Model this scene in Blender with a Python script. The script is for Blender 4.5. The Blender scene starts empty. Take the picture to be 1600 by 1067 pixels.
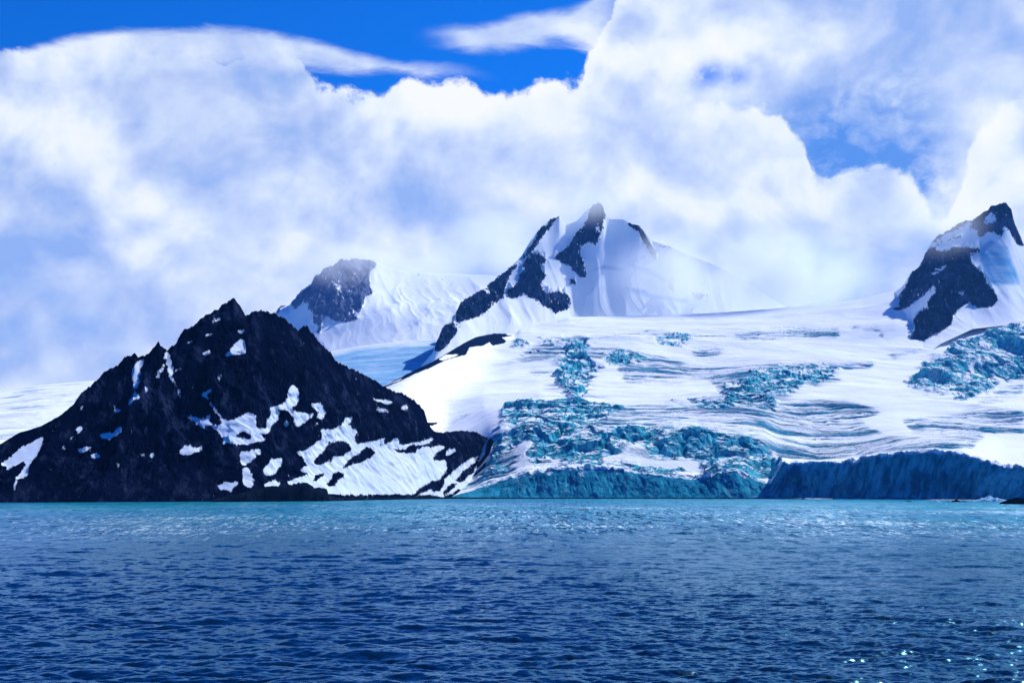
import bpy, math
import numpy as np

rng = np.random.default_rng(7)
C = bpy.context.scene.collection
F, YH, ZC = 2222.0, 765.0, 12.0          # focal length in photo pixels, horizon row, eye height above the sea
R = math.radians
SUN_EL, SUN_AZ = R(41), R(46)            # sun stands beyond the ice, a little to the right

# ------------------------------------------------------------------ noise
def _h(i, j, seed):
    n = (i.astype(np.int64) * 374761393 + j.astype(np.int64) * 668265263 + seed * 974634777) & 0xFFFFFFFF
    n = ((n ^ (n >> 13)) * 1274126177) & 0xFFFFFFFF
    n = ((n ^ (n >> 15)) * 2246822519) & 0xFFFFFFFF
    return (n ^ (n >> 16)) & 0xFFFFFFFF

def perlin(x, y, seed=0):
    xi = np.floor(x); yi = np.floor(y)
    xf = x - xi; yf = y - yi
    xi = xi.astype(np.int64); yi = yi.astype(np.int64)
    u = xf * xf * xf * (xf * (xf * 6 - 15) + 10); v = yf * yf * yf * (yf * (yf * 6 - 15) + 10)
    def g(a, b):
        t = _h(xi + a, yi + b, seed) * (2 * math.pi / 4294967296.0)
        return np.cos(t) * (xf - a) + np.sin(t) * (yf - b)
    n0 = g(0, 0) * (1 - u) + g(1, 0) * u
    n1 = g(0, 1) * (1 - u) + g(1, 1) * u
    return (n0 * (1 - v) + n1 * v) * 1.5

def fbm(x, y, o=5, seed=0, gain=.5, lac=2.03):
    s = 0; a = 1.0; t = 0
    for k in range(o):
        s = s + a * perlin(x, y, seed + k * 17); t += a
        a *= gain; x = x * lac + 3.7; y = y * lac - 1.9
    return s / t

def ridged(x, y, o=5, seed=0, gain=.5, lac=2.07):
    s = 0; a = 1.0; t = 0; w = 1.0
    for k in range(o):
        n = 1 - np.abs(perlin(x, y, seed + k * 13)); n = n * n
        s = s + a * n * w; t += a
        w = np.clip(n * 1.4, 0, 1)
        a *= gain; x = x * lac + 1.3; y = y * lac + 5.1
    return s / t

def worley(x, y, seed=0):
    xi = np.floor(x).astype(np.int64); yi = np.floor(y).astype(np.int64)
    f1 = np.full(x.shape, 9.0); f2 = np.full(x.shape, 9.0); cid = np.zeros(x.shape)
    for a in (-1, 0, 1):
        for b in (-1, 0, 1):
            h1 = _h(xi + a, yi + b, seed) / 4294967296.0; h2 = _h(xi + a, yi + b, seed + 91) / 4294967296.0
            h3 = _h(xi + a, yi + b, seed + 53) / 4294967296.0
            d = np.hypot(xi + a + h1 - x, yi + b + h2 - y)
            c = d < f1
            f2 = np.where(c, f1, np.minimum(f2, d)); cid = np.where(c, h3, cid); f1 = np.where(c, d, f1)
    return f1, f2, cid

def sst(a, b, x):
    t = np.clip((x - a) / (b - a), 0, 1)
    return t * t * (3 - 2 * t)

def line(pts, x):
    p = np.array(pts, float)
    return np.interp(x, p[:, 0], p[:, 1])

def smooth1(a, n):
    k = np.hanning(n + 2)[1:-1]; k /= k.sum()
    return np.convolve(np.pad(a, n // 2, mode='edge'), k, mode='valid')[:len(a)]

# ------------------------------------------------------------------ maps of where snow, rock and ice lie
OX, MW, MH, SS = 200, 2000, 900, 2      # map spans columns -200..1800
class Map:
    def __init__(s): s.a = np.zeros((MH * SS, MW * SS), np.float32)
    def poly(s, pts, val=1.0, off=(0, 0), sc=1.0):
        p = (np.array(pts, float) / sc + np.array(off) + np.array((OX, 0))) * SS
        x0, y0 = np.maximum(np.floor(p.min(0)).astype(int) - 1, 0); x1, y1 = np.ceil(p.max(0)).astype(int) + 2
        x1 = min(x1, MW * SS); y1 = min(y1, MH * SS)
        if x1 <= x0 or y1 <= y0: return s
        X, Y = np.meshgrid(np.arange(x0, x1) + .5, np.arange(y0, y1) + .5)
        ins = np.zeros(X.shape, bool)
        for (ax, ay), (bx, by) in zip(p, np.roll(p, -1, 0)):
            if ay == by: continue
            c = ((ay > Y) != (by > Y)) & (X < (bx - ax) * (Y - ay) / (by - ay) + ax)
            ins ^= c
        s.a[y0:y1, x0:x1][ins] = val
        return s
    def blur(s, r):
        n = max(1, int(r * SS)); k = np.ones(2 * n + 1) / (2 * n + 1)
        for _ in range(2):
            for ax in (0, 1):
                c = np.cumsum(np.pad(s.a, [(n + 1, n) if q == ax else (0, 0) for q in (0, 1)], mode='edge'), axis=ax, dtype=np.float64)
                if ax == 0: s.a = ((c[2 * n + 1:] - c[:-2 * n - 1]) / (2 * n + 1)).astype(np.float32)
                else: s.a = ((c[:, 2 * n + 1:] - c[:, :-2 * n - 1]) / (2 * n + 1)).astype(np.float32)
        return s
    def at(s, px, py):
        x = np.clip((px + OX) * SS - .5, 0, MW * SS - 2); y = np.clip(py * SS - .5, 0, MH * SS - 2)
        i = x.astype(int); j = y.astype(int); u = x - i; v = y - j; a = s.a
        return (a[j, i] * (1 - u) + a[j, i + 1] * u) * (1 - v) + (a[j + 1, i] * (1 - u) + a[j + 1, i + 1] * u) * v

def proj(X, Y, Z):
    return 800 + F * X / Y, YH - F * (Z - ZC) / Y

# ------------------------------------------------------------------ mesh helpers
ZMIN = [0.0]
def grid_mesh(name, X, Y, Z, mat, attrs=None, parent=None, smooth=True, faces=None):
    X, Y, Z = np.broadcast_arrays(X, Y, Z); r, c = X.shape
    ZMIN[0] = min(ZMIN[0], float(Z.min()))
    me = bpy.data.meshes.new(name)
    i = np.arange(r * c).reshape(r, c)
    q = np.stack([i[:-1, :-1], i[:-1, 1:], i[1:, 1:], i[1:, :-1]], -1).reshape(-1, 4)
    co = np.stack([X, Y, Z], -1).reshape(-1, 3)
    used = None
    if faces is not None:
        q = q[faces[:-1, :-1].ravel()]
        used, q = np.unique(q, return_inverse=True); q = q.reshape(-1, 4); co = co[used]
    nf = len(q)
    me.vertices.add(len(co)); me.vertices.foreach_set('co', co.astype(np.float32).ravel())
    me.loops.add(nf * 4); me.polygons.add(nf)
    me.loops.foreach_set('vertex_index', q.astype(np.int32).ravel())
    me.polygons.foreach_set('loop_start', np.arange(0, nf * 4, 4, dtype=np.int32))
    me.polygons.foreach_set('use_smooth', np.full(nf, smooth))
    for k, a in (attrs or {}).items():
        a = np.broadcast_to(a, X.shape).ravel()
        if used is not None: a = a[used]
        at = me.attributes.new(k, 'FLOAT', 'POINT'); at.data.foreach_set('value', a.astype(np.float32))
    me.materials.append(mat)
    me.update(calc_edges=True)
    o = bpy.data.objects.new(name, me); C.objects.link(o)
    if parent: o.parent = parent
    return o

def tag(o, label, cat, kind=None, group=None):
    o['label'] = label; o['category'] = cat
    if kind: o['kind'] = kind
    if group: o['group'] = group
    return o

# ------------------------------------------------------------------ node helper
class NT:
    def __init__(s, tree): s.t = tree; s.t.nodes.clear()
    def n(s, typ, ins=None, **kw):
        nd = s.t.nodes.new(typ)
        for k, v in kw.items(): setattr(nd, k, v)
        for k, v in (ins or {}).items():
            sk = nd.inputs[k]
            if isinstance(v, bpy.types.NodeSocket): s.t.links.new(v, sk)
            else: sk.default_value = v
        return nd
    def m(s, op, a, b=0.0, c=0.0, clamp=False): return s.n('ShaderNodeMath', {0: a, 1: b, 2: c}, operation=op, use_clamp=clamp).outputs[0]
    def vm(s, op, a, b=(0, 0, 0), **k):
        nd = s.n('ShaderNodeVectorMath', {0: a, 1: b}, operation=op)
        for q, v in k.items():
            if isinstance(v, bpy.types.NodeSocket): s.t.links.new(v, nd.inputs[q])
            else: nd.inputs[q].default_value = v
        return nd.outputs['Value'] if op in ('LENGTH', 'DOT_PRODUCT', 'DISTANCE') else nd.outputs[0]
    def mr(s, v, a, b, c=0.0, d=1.0, smooth=True):
        return s.n('ShaderNodeMapRange', {0: v, 1: a, 2: b, 3: c, 4: d}, interpolation_type='SMOOTHSTEP' if smooth else 'LINEAR').outputs[0]
    def mix(s, f, a, b, blend='MIX'):
        nd = s.n('ShaderNodeMix', data_type='RGBA', blend_type=blend)
        for k, v in ((0, f), (6, a), (7, b)):
            if isinstance(v, bpy.types.NodeSocket): s.t.links.new(v, nd.inputs[k])
            else: nd.inputs[k].default_value = (*v, 1) if k > 0 and len(v) == 3 else v
        return nd.outputs[2]
    def noise(s, vec, scale, detail=4, rough=.5, dist=0.0, col=False, typ='FBM'):
        nd = s.n('ShaderNodeTexNoise', {'Vector': vec, 'Scale': scale, 'Detail': detail, 'Roughness': rough, 'Distortion': dist}, noise_type=typ)
        return nd.outputs[1 if col else 0]
    def attr(s, name): return s.n('ShaderNodeAttribute', attribute_name=name).outputs['Fac']
    def pos(s): return s.n('ShaderNodeNewGeometry').outputs['Position']
    def sv(s, vec, sc): return s.vm('MULTIPLY', vec, sc)

def material(name):
    m = bpy.data.materials.new(name); m.use_nodes = True
    return m, NT(m.node_tree)

def finish(t, col, rough, bump=None, bdist=1.0, bstr=1.0, gloss=0.0):
    """dry rock and old snow: a rough diffuse surface; wet or bare ice adds a little sheen"""
    d = t.n('ShaderNodeBsdfDiffuse', {'Color': col, 'Roughness': .4})
    o = t.n('ShaderNodeOutputMaterial')
    nd = [d]
    out = d.outputs[0]
    if gloss != 0.0:
        g = t.n('ShaderNodeBsdfGlossy', {'Color': (.6, .85, 1, 1), 'Roughness': .42}); nd.append(g)
        out = t.n('ShaderNodeMixShader', {0: gloss, 1: d.outputs[0], 2: g.outputs[0]}).outputs[0]
    if bump is not None:
        bn = t.n('ShaderNodeBump', {'Height': bump, 'Distance': bdist, 'Strength': bstr})
        for q in nd: t.t.links.new(bn.outputs[0], q.inputs['Normal'])
    t.t.links.new(out, o.inputs[0])

SNOW = (.87, .92, .94)
def mat_rock_snow(name, rock_a, rock_b, rock_c, sc, icecol=(.10, .30, .55), dust=0.0, snow_a=SNOW, snow_b=(.80, .84, .92)):
    m, t = material(name)
    p = t.pos(); s = t.attr('snow'); ice = t.attr('ice')
    big = t.noise(p, .02 * sc, 5, .6); fine = t.noise(p, .22 * sc, 6, .65)
    streak = t.noise(t.sv(p, (.12 * sc, .05 * sc, .03 * sc)), 1.0, 6, .62)
    rock = t.mix(t.mr(big, .38, .66), rock_a, rock_b)
    rock = t.mix(t.m('MULTIPLY', t.mr(t.m('ADD', streak, t.m('MULTIPLY', t.m('SUBTRACT', big, .5), .5)), .50, .74), .9), rock, rock_c)
    finger = t.noise(t.sv(p, (.34 * sc, .16 * sc, .10 * sc)), 1.0, 5, .66, .4)
    k = t.m('ADD', s, t.m('ADD', t.m('MULTIPLY', t.m('SUBTRACT', fine, .5), .9), t.m('MULTIPLY', t.m('SUBTRACT', finger, .5), 1.9)))
    chute = t.noise(t.sv(p, (.13 * sc, .05 * sc, .028 * sc)), 1.0, 6, .68, .6)
    k = t.m('ADD', k, t.m('MULTIPLY', t.mr(chute, .55, .72), dust))
    k = t.mr(k, .42, .54)
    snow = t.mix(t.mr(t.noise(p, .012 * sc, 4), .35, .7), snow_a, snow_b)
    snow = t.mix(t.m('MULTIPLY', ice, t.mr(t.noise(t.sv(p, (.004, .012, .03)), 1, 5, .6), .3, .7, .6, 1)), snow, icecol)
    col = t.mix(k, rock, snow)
    finish(t, col, t.mr(k, 0, 1, .95, .7), t.m('MULTIPLY', t.m('ADD', fine, streak), t.mr(k, 0, 1, 1, .02)), 6 / sc, .7)
    return m

def mat_glacier():
    m, t = material('glacier ice and snow')
    p = t.pos(); ice = t.attr('ice'); dark_tint = t.attr('dark_tint'); rocka = t.attr('rock'); teal = t.attr('teal')
    n1 = t.noise(p, .03, 6, .62); n2 = t.noise(p, .16, 5, .65); n3 = t.noise(t.sv(p, (.11, .11, .02)), 1, 5, .6)
    icec = t.mix(t.mr(n1, .35, .65), (.003, .125, .25), (.012, .23, .38))
    icec = t.mix(t.m('MULTIPLY', teal, .85), icec, t.mix(t.mr(t.m('ADD', t.m('MULTIPLY', n3, .6), t.m('MULTIPLY', n1, .4)), .40, .62), (.006, .170, .26), (.12, .57, .69)))
    snow = t.mix(t.mr(t.noise(p, .004, 5), .35, .7), SNOW, (.80, .83, .92))
    k = t.mr(t.m('ADD', ice, t.m('MULTIPLY', t.m('SUBTRACT', n2, .5), .6)), .16, .90)
    col = t.mix(k, snow, icec)
    d = t.m('MULTIPLY', dark_tint, t.mr(n2, .3, .7, .5, 1))
    col = t.mix(d, col, (.06, .08, .15))
    col = t.mix(t.mr(t.m('ADD', rocka, t.m('MULTIPLY', t.m('SUBTRACT', n2, .5), .5)), .42, .58), col, (.003, .006, .024))
    finish(t, col, t.mr(k, 0, 1, .6, .35), t.m('MULTIPLY', t.m('ADD', n2, n3), t.mr(k, 0, 1, .15, 1)), 4.0, .6)
    return m

M_head = mat_rock_snow('dark headland rock', (.0010, .0020, .013), (.0030, .0060, .026), (.020, .030, .075), 1.0, (.12, .3, .55), .22, (.62, .71, .84), (.52, .62, .80))  # headland snow: soft cloud shade put into its darker, bluer colours
M_mid = mat_rock_snow('mountain rock', (.002, .006, .028), (.012, .026, .084), (.070, .098, .185), .4, (.13, .40, .66), .34)
M_far = mat_rock_snow('far mountain rock', (.10, .13, .24), (.12, .155, .28), (.17, .20, .32), .4, (.13, .40, .66), .34)  # distance haze put into the rock colours, paler than the nearer peaks
M_glac = mat_glacier()

# ------------------------------------------------------------------ headland
def hex_poly(m, lst, off, sc, val=1.0):
    for p in lst: m.poly(p, val, off, sc)

K = 3.0475
head_snow = Map()
hex_poly(head_snow, [
 [(0,840),(100,760),(180,715),(210,685),(205,735),(190,770),(150,820),(130,860),(135,895),(100,905),(85,920),(78,965),(70,970),(70,930),(90,890),(120,840),(110,820),(60,850),(20,875),(25,845)],
 [(635,390),(655,345),(690,335),(678,380),(672,430),(650,470),(640,500),(660,515),(655,540),(635,525),(625,550),(610,555),(625,520),(640,470),(632,400)],
 [(785,305),(800,310),(815,350),(830,400),(828,425),(845,470),(862,515),(866,532),(850,512),(830,455),(810,410),(795,370),(785,340)],
 [(752,428),(738,428),(755,390),(775,362),(784,368),(765,397)], [(830,395),(850,381),(872,377),(850,392),(832,404)],
 [(1070,325),(1075,310),(1120,270),(1140,248),(1165,255),(1168,285),(1160,315),(1120,320)],
 [(960,310),(1000,297),(1010,305),(985,322),(960,325)], [(1005,160),(1045,133),(1052,142),(1020,162)], [(975,213),(1005,210),(1008,227),(985,230)],
 [(1130,210),(1165,193),(1162,217),(1140,222)], [(888,267),(922,245),(917,264)], [(1027,435),(1050,415),(1055,430),(1040,440)],
 [(965,495),(1025,487),(1020,495),(990,502),(987,520),(1010,560),(1040,590),(1060,615),(1085,630),(1150,615),(1219,600),(1219,700),(1190,740),(1130,750),(1110,740),(1068,748),(1060,715),(1030,680),(1010,650),(985,655),(970,672),(950,655),(910,612),(898,588),(940,622),(975,630),(998,605),(1000,640),(1040,660),(1065,640),(1048,612),(1003,562),(975,515)],
 [(470,705),(490,690),(540,685),(560,665),(583,662),(582,682),(545,705),(520,720),(490,717)], [(365,770),(400,757),(430,755),(425,770),(395,783)],
 [(420,795),(455,787),(488,800),(460,812),(440,810)], [(360,655),(390,655),(397,675),(375,692),(362,680)], [(333,716),(355,698),(352,712),(338,724)], [(293,772),(303,746),(310,760),(300,777)],
 [(848,770),(870,748),(900,750),(925,760),(965,752),(965,770),(930,780),(905,795),(870,795),(850,785)],
 [(710,790),(730,778),(737,800),(727,808)], [(660,788),(690,786),(688,797),(665,797)], [(553,835),(570,828),(578,842),(560,848)],
 [(1048,940),(1080,925),(1130,915),(1138,930),(1115,945),(1105,960),(1075,965),(1048,962)],
 [(1135,780),(1170,775),(1219,785),(1219,810),(1180,830),(1165,850),(1200,875),(1212,910),(1205,940),(1190,948),(1165,920),(1160,880),(1165,855),(1140,815)],
 [(538,570),(580,576),(582,586),(550,584)], [(380,575),(405,543),(402,567),(385,582)], [(688,470),(702,473),(697,502),(686,497)], [(905,470),(922,466),(918,482)], [(790,470),(800,465),(803,478)]],
 (0, 450), K)
hex_poly(head_snow, [
 [(0,600),(55,600),(60,620),(30,640),(20,665),(0,670)],
 [(225,460),(245,458),(270,510),(265,540),(240,560),(225,590),(180,575),(175,600),(150,640),(125,655),(130,675),(100,690),(60,685),(65,670),(110,660),(110,625),(130,610),(135,560),(190,550),(215,530),(215,490)],
 [(320,545),(375,540),(380,560),(395,580),(385,620),(370,635),(350,615),(355,590),(335,570)],
 [(230,580),(280,595),(310,605),(335,590),(320,620),(280,650),(255,665),(240,650),(240,620),(228,600)],
 [(30,680),(60,680),(105,715),(60,735),(0,750),(0,725),(45,720)], [(0,780),(90,765),(100,790),(70,795),(30,810),(10,830),(0,840)],
 [(130,810),(180,815),(190,840),(170,870),(150,890),(105,895),(98,870),(120,845),(135,830)], [(5,870),(40,880),(52,910),(45,940),(25,948),(5,920)],
 [(95,935),(120,920),(150,905),(172,925),(165,942),(120,943)],
 [(245,775),(320,755),(375,715),(378,670),(435,672),(470,648),(495,612),(520,610),(522,630),(500,650),(540,685),(530,715),(550,748),(590,735),(640,725),(690,708),(650,745),(630,758),(700,735),(735,715),(748,740),(725,750),(800,740),(845,725),(880,715),(905,700),(880,745),(850,760),(930,745),(965,755),(940,770),(910,795),(900,820),(960,815),(968,850),(965,880),(940,905),(880,935),(840,950),(810,975),(700,985),(500,988),(390,985),(385,960),(330,955),(290,925),(215,940),(205,930),(245,905),(275,900),(320,890),(270,870),(290,850),(310,850),(275,800)],
 [(965,790),(985,765),(1020,765),(1000,780),(970,800)],
 [(840,975),(900,960),(960,905),(1010,870),(1050,830),(1110,800),(1135,790),(1100,830),(1040,880),(1000,920),(1040,925),(1090,880),(1140,800),(1160,790),(1219,780),(1219,900),(1000,975),(960,990),(900,990),(830,985)],
 [(605,515),(640,525),(690,530),(725,545),(690,552),(645,542)], [(635,555),(660,575),(690,585),(695,595),(660,587),(635,577)], [(755,555),(780,560),(785,580),(765,577)],
 [(185,640),(210,635),(215,655),(200,662)], [(340,640),(352,635),(355,652),(345,656)]],
 (380, 450), K)
hex_poly(head_snow, [
 [(335,840),(360,800),(395,770),(385,765),(410,735),(460,730),(505,735),(515,770),(500,785),(480,800),(440,805),(420,825),(370,845)],
 [(460,860),(510,810),(530,790),(590,760),(635,775),(620,800),(560,825),(510,840)],
 [(400,940),(420,905),(430,880),(460,865),(480,880),(475,905),(440,920),(440,945),(415,950)],
 [(325,912),(350,885),(390,875),(388,890),(350,915)], [(705,775),(760,765),(800,750),(860,745),(905,715),(880,750),(820,780),(740,783)],
 [(840,970),(860,945),(895,940),(870,965)], [(890,975),(905,930),(940,910),(965,920),(935,965)], [(1010,915),(1040,870),(1090,845),(1110,850),(1060,900),(1020,925)], [(950,975),(970,940),(1020,930),(1010,950),(960,985)]],
 (380, 450), K, 0.0)
head_snow.poly([(1120/K,705/K+450),(1170/K,680/K+450),(1205/K,710/K+450),(1190/K,722/K+450),(1150/K,715/K+450)], 0.0)
snow_soft = Map(); snow_soft.a = head_snow.a.copy(); snow_soft.blur(7)
head_snow.blur(2.3)

HSIL = [(-200,760),(-120,735),(-60,715),(0,694.5),(16,684.6),(33,676),(66,665),(95,648.5),(112,635),(126,617),(134,608),(138,603),(141,606),(151,594),(164,583),(177,575),(192,565),(195,556.6),(203,553),(210,554),(216.6,560),(226,556.6),(234.6,548),(243,541),(247.7,536),(251,543),(256,545),(261,548),(275.6,533.7),(285.5,519),(308.5,506),(331,488),(348,478),(356,471),(366,469),(374,478),(384,491),(389,492.7),(393,488),(404.6,484.5),(422.7,489),(439,496),(447,501),(454,509),(467,517),(475,511),(482,512.6),(491.6,527),(501,537),(513,548.5),(524,563),(544,576),(564,583),(580,593),(596.6,602.6),(616,612),(639,621),(655.6,632),(663,643),(668,662),(678,674),(692,676),(721,673),(744,675),(762,684.6),(775,706),(790,745),(806,770)]
def build_headland():
    px = np.concatenate([np.linspace(-200, 0, 160, endpoint=False), np.linspace(0, 806, 1150)])
    sil = line(HSIL, px)
    ys = smooth1(line([(-200,1240),(0,1330),(250,1400),(400,1470),(520,1640),(640,1860),(700,2070),(760,2230),(806,2330)], px), 61)
    tf = np.linspace(0, 1, 520); tb = np.linspace(1, 2.0, 60)[1:]
    smooth_sil = smooth1(sil, 41)
    hgt0 = (YH - smooth_sil) / F * (ys + 300) + ZC
    dep = np.clip(hgt0 * line([(-200,1.5),(0,1.3),(200,1.08),(400,1.0),(480,1.2),(560,1.5),(660,1.8),(720,1.6),(806,1.8)], px), 25, 900)
    yr = ys + smooth1(dep, 61)
    zr = (YH - sil) / F * yr + ZC
    T = np.concatenate([tf, tb])[:, None]; PX = px[None, :]
    Tf = np.minimum(T, 1)
    Y = np.where(T <= 1, ys + (yr - ys) * T, yr + (T - 1) * 420)
    # cross-section: gentle apron by the sea, then steepening faces
    ap = line([(-200,1.05),(250,1.1),(400,1.25),(500,1.35),(650,1.3),(720,1.1),(806,1.1)], px)[None, :]
    prof = np.where(T <= 1, .35 * Tf + .65 * Tf ** ap, 1 - (T - 1) * 1.05)
    smz = (YH - smooth_sil) / F * yr + ZC
    w = sst(.75, 1.0, T) * (T <= 1) + (T > 1) * (1 - sst(1.0, 1.15, T))
    zcol = smz[None, :] * (1 - w) + zr[None, :] * w
    Z = zcol * prof
    X0 = (PX - 800) / F * Y
    # ribs and gullies running down the faces
    env = np.sin(np.clip(Tf, 0, 1) * math.pi) ** .7 * (T <= 1) + .35 * (T > 1)
    hh = np.clip(zcol / 230, .08, 1.2)
    wx = X0 + 45 * fbm(X0 / 160, Y / 160, 3, 5)
    rib = ridged(wx / 95, Y / 330, 6, 11) - .45
    cr = ridged(X0 / 36 + 2, Y / 60, 5, 23) - .45
    crag = fbm(X0 / 13, Y / 13, 4, 31)
    flat = sst(.25, .6, np.abs(0 * X0) + np.clip(Tf + line([(-200,.4),(300,.3),(480,0),(640,0),(700,.3),(806,.3)], px)[None, :], 0, 1))
    q0x, q0y = proj(X0, Y, Z); sn0 = 1 - .93 * sst(.1, .6, snow_soft.at(q0x, q0y))
    Z = Z + sn0 * env * hh * (44 * rib * (0.35 + .65 * flat) + 17 * cr * (.25 + .75 * flat) + 5 * crag * (.25 + .75 * flat))
    top = sst(.9, 1, T) * (T <= 1) * sst(60, 140, zcol)
    Z = Z + top * (4.5 * fbm(X0 / 7, Y / 9, 3, 41) + 3 * np.abs(perlin(X0 / 12, Y / 40, 44)))
    X = X0 + env * hh * 9 * fbm(Y / 25, Z / 25, 3, 51)
    Y = Y + env * hh * 9 * fbm(X0 / 25 + 9, Z / 25, 3, 57)
    Z = np.where(Tf <= 0, -4, np.maximum(Z, -3 + 0 * Z))
    qx, qy = proj(X, Y, Z)
    qx = qx + 2.4 * fbm(X / 7, Z / 7, 3, 61) + 5.5 * fbm(X / 26, Z / 26, 3, 62); qy = qy + 2.0 * fbm(X / 7, Z / 7, 3, 67) + 4.5 * fbm(X / 26, Z / 26, 3, 68)
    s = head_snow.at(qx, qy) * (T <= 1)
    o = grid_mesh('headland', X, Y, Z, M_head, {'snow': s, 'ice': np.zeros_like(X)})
    return tag(o, 'dark jagged rock headland rising from the sea, flecked with small snow patches', 'headland', 'structure')
build_headland()

# ------------------------------------------------------------------ glacier
CL4 = lambda pts: [((x / 3.556) + 700, y / 3.556 + 550) for x, y in pts]
CL5 = lambda pts: [((x / 3.2) + 1100, y / 3.2 + 550) for x, y in pts]
CL6 = lambda pts: [((x / K) + 1200, y / K + 300) for x, y in pts]
CL7 = lambda pts: [((x / 3.048) + 780, y / 3.048 + 300) for x, y in pts]
CL3 = lambda pts: [((x / K) + 560, y / K + 300) for x, y in pts]
CL8 = lambda pts: [((x / 4.2105) + 400, y / 4.2105 + 380) for x, y in pts]
CL2 = lambda pts: [((x / K) + 380, y / K + 450) for x, y in pts]

ice_map = Map()                     # broken blue ice
def _ice():
    return [CL4([(230,480),(300,420),(450,408),(900,408),(1200,412),(1400,442),(1600,468),(1600,700),(1400,700),(1200,690),(1000,655),(800,640),(620,640),(480,620),(420,560),(360,600),(300,570),(240,560)]),
          CL5([(0,400),(200,430),(300,450),(375,505),(380,640),(200,640),(0,620)]),
          CL4([(260,340),(330,290),(500,265),(700,275),(900,285),(980,320),(880,370),(700,385),(560,392),(420,402),(330,385)]),
          CL5([(0,238),(100,230),(200,220),(300,232),(375,258),(330,277),(200,262),(0,282)]), CL4([(1000,310),(1300,265),(1600,245),(1600,300),(1200,302)]),
          CL7([(20,745),(60,715),(200,690),(350,690),(500,705),(540,720),(450,725),(380,735),(400,760),(430,800),(480,840),(450,870),(440,910),(420,950),(370,975),(300,940),(260,890),(270,840),(290,790),(320,745),(280,720),(180,720),(80,745)]),
          CL7([(500,790),(560,755),(620,760),(740,790),(660,810),(600,820),(540,830),(500,820)]), CL7([(690,710),(800,672),(900,682),(960,700),(900,730),(780,725)]),
          CL5([(60,170),(150,130),(300,72),(450,62),(700,82),(830,62),(650,105),(700,130),(500,160),(420,200),(380,225),(250,200),(120,215)]),
          CL6([(640,920),(700,880),(740,830),(800,800),(850,770),(900,710),(960,695),(1010,680),(1020,665),(1090,650),(1300,640),(1500,640),(1500,780),(1219,860),(1100,920),(1010,960),(920,990),(880,960),(860,940),(800,960),(720,950),(650,945)])]
ICE_ALL = _ice()
ICE_PARTS = [ICE_ALL[0:2], ICE_ALL[2:3], ICE_ALL[3:5], ICE_ALL[5:6], ICE_ALL[6:7], ICE_ALL[7:8], ICE_ALL[8:9], ICE_ALL[9:10]]
ICE_LABELS = ['wide tumbled blue icefall above the left half of the ice cliff', 'low icefall just above the main icefall, next to the dark headland', 'thin blue broken strip in the middle of the glacier',
              'tongue shaped blue icefall below the pointed peak', 'small blue broken patch beside the tongue shaped icefall', 'highest small broken patch near the glacier crest',
              'dark blue belt of crevasses in the middle of the glacier', 'big blocky blue icefall below the rock tower']
for p in ICE_ALL:
    ice_map.poly(p)
for p in [CL4([(760,600),(900,560),(1000,520),(1050,490),(1100,560),(1180,590),(1350,600),(1440,630),(1400,680),(1300,670),(1150,630),(1000,610),(880,615)]),   # snow lying on ledges in the broken ice
          CL4([(420,560),(480,500),(470,480),(380,500),(300,560),(240,590),(230,640),(420,640),(700,610),(650,590),(480,620)]),
          CL7([(345,755),(400,765),(470,800),(490,830),(450,800),(400,775)]), CL7([(380,870),(410,855),(420,880),(395,890)]),
          CL6([(1000,790),(1060,770),(1110,790),(1060,800),(1000,850),(950,890),(930,880)]), CL6([(1000,960),(1130,900),(1219,850),(1219,862),(1100,925)])]:
    ice_map.poly(p, .15)
ice_map.poly(CL4([(20,770),(100,705),(200,600),(235,500),(260,560),(250,600),(330,620),(360,650),(300,690),(200,735)]), .5)
ice_wide = Map(); ice_wide.a = ice_map.a.copy(); ice_wide.blur(22)
ice_map.blur(8)

line_map = Map()                    # belts of long crevasses
for p, v in [(CL4([(250,395),(700,380),(950,300),(1600,290),(1600,480),(1300,440),(1150,410),(300,410)]), .8), (CL5([(0,270),(380,255),(700,250),(900,300),(760,350),(900,410),(1100,430),(1250,420),(1400,400),(1350,480),(1150,490),(900,500),(600,550),(380,530),(300,440),(0,400)]), .95),
             (CL5([(980,330),(1200,320),(1450,280),(1600,285),(1600,415),(1400,400),(1200,420),(1050,400),(1000,350)]), .75), (CL5([(1280,300),(1450,200),(1600,120),(1600,210),(1400,270)]), .6),
             (CL7([(0,800),(100,745),(300,710),(420,740),(560,745),(800,790),(1000,830),(1150,840),(1060,880),(950,890),(820,880),(640,850),(480,800),(330,760),(250,800),(130,790),(20,830)]), .9),
             (CL7([(400,680),(700,660),(1000,675),(1463,650),(1463,680),(1250,710),(1000,700),(750,690),(500,700)]), .65), (CL7([(560,830),(700,850),(880,900),(840,915),(600,910)]), .6), (CL7([(900,750),(1000,730),(1080,735),(1020,780),(940,770)]), .8),
             (CL5([(0,100),(60,70),(450,60),(860,52),(840,75),(650,110),(700,150),(480,170),(420,230),(120,225),(60,170)]), .95),
             (CL6([(0,655),(350,650),(330,690),(0,690)]), .6), (CL6([(390,640),(530,640),(560,690),(660,690),(560,705),(520,660),(400,655)]), .8), (CL6([(560,780),(760,735),(920,695),(900,710),(700,765),(600,790)]), .8),
             (CL4([(410,140),(480,90),(560,100),(620,140),(500,140)]), .6), (CL4([(260,60),(360,10),(560,0),(560,50),(330,60)]), .8), (CL4([(0,80),(130,20),(200,0),(60,80)]), .55), (CL4([(0,380),(150,340),(260,300),(200,360),(0,410)]), .5),
             (CL3([(120,900),(400,800),(650,730),(700,740),(600,780),(430,830),(250,890)]), .6), (CL7([(0,690),(120,640),(330,590),(560,595),(400,610),(200,640),(60,690)]), .7)]:
    line_map.poly(p, v)
line_map.poly(CL4([(20,770),(100,705),(200,600),(235,500),(420,560),(360,640),(430,670),(200,740)]), .8)
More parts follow.
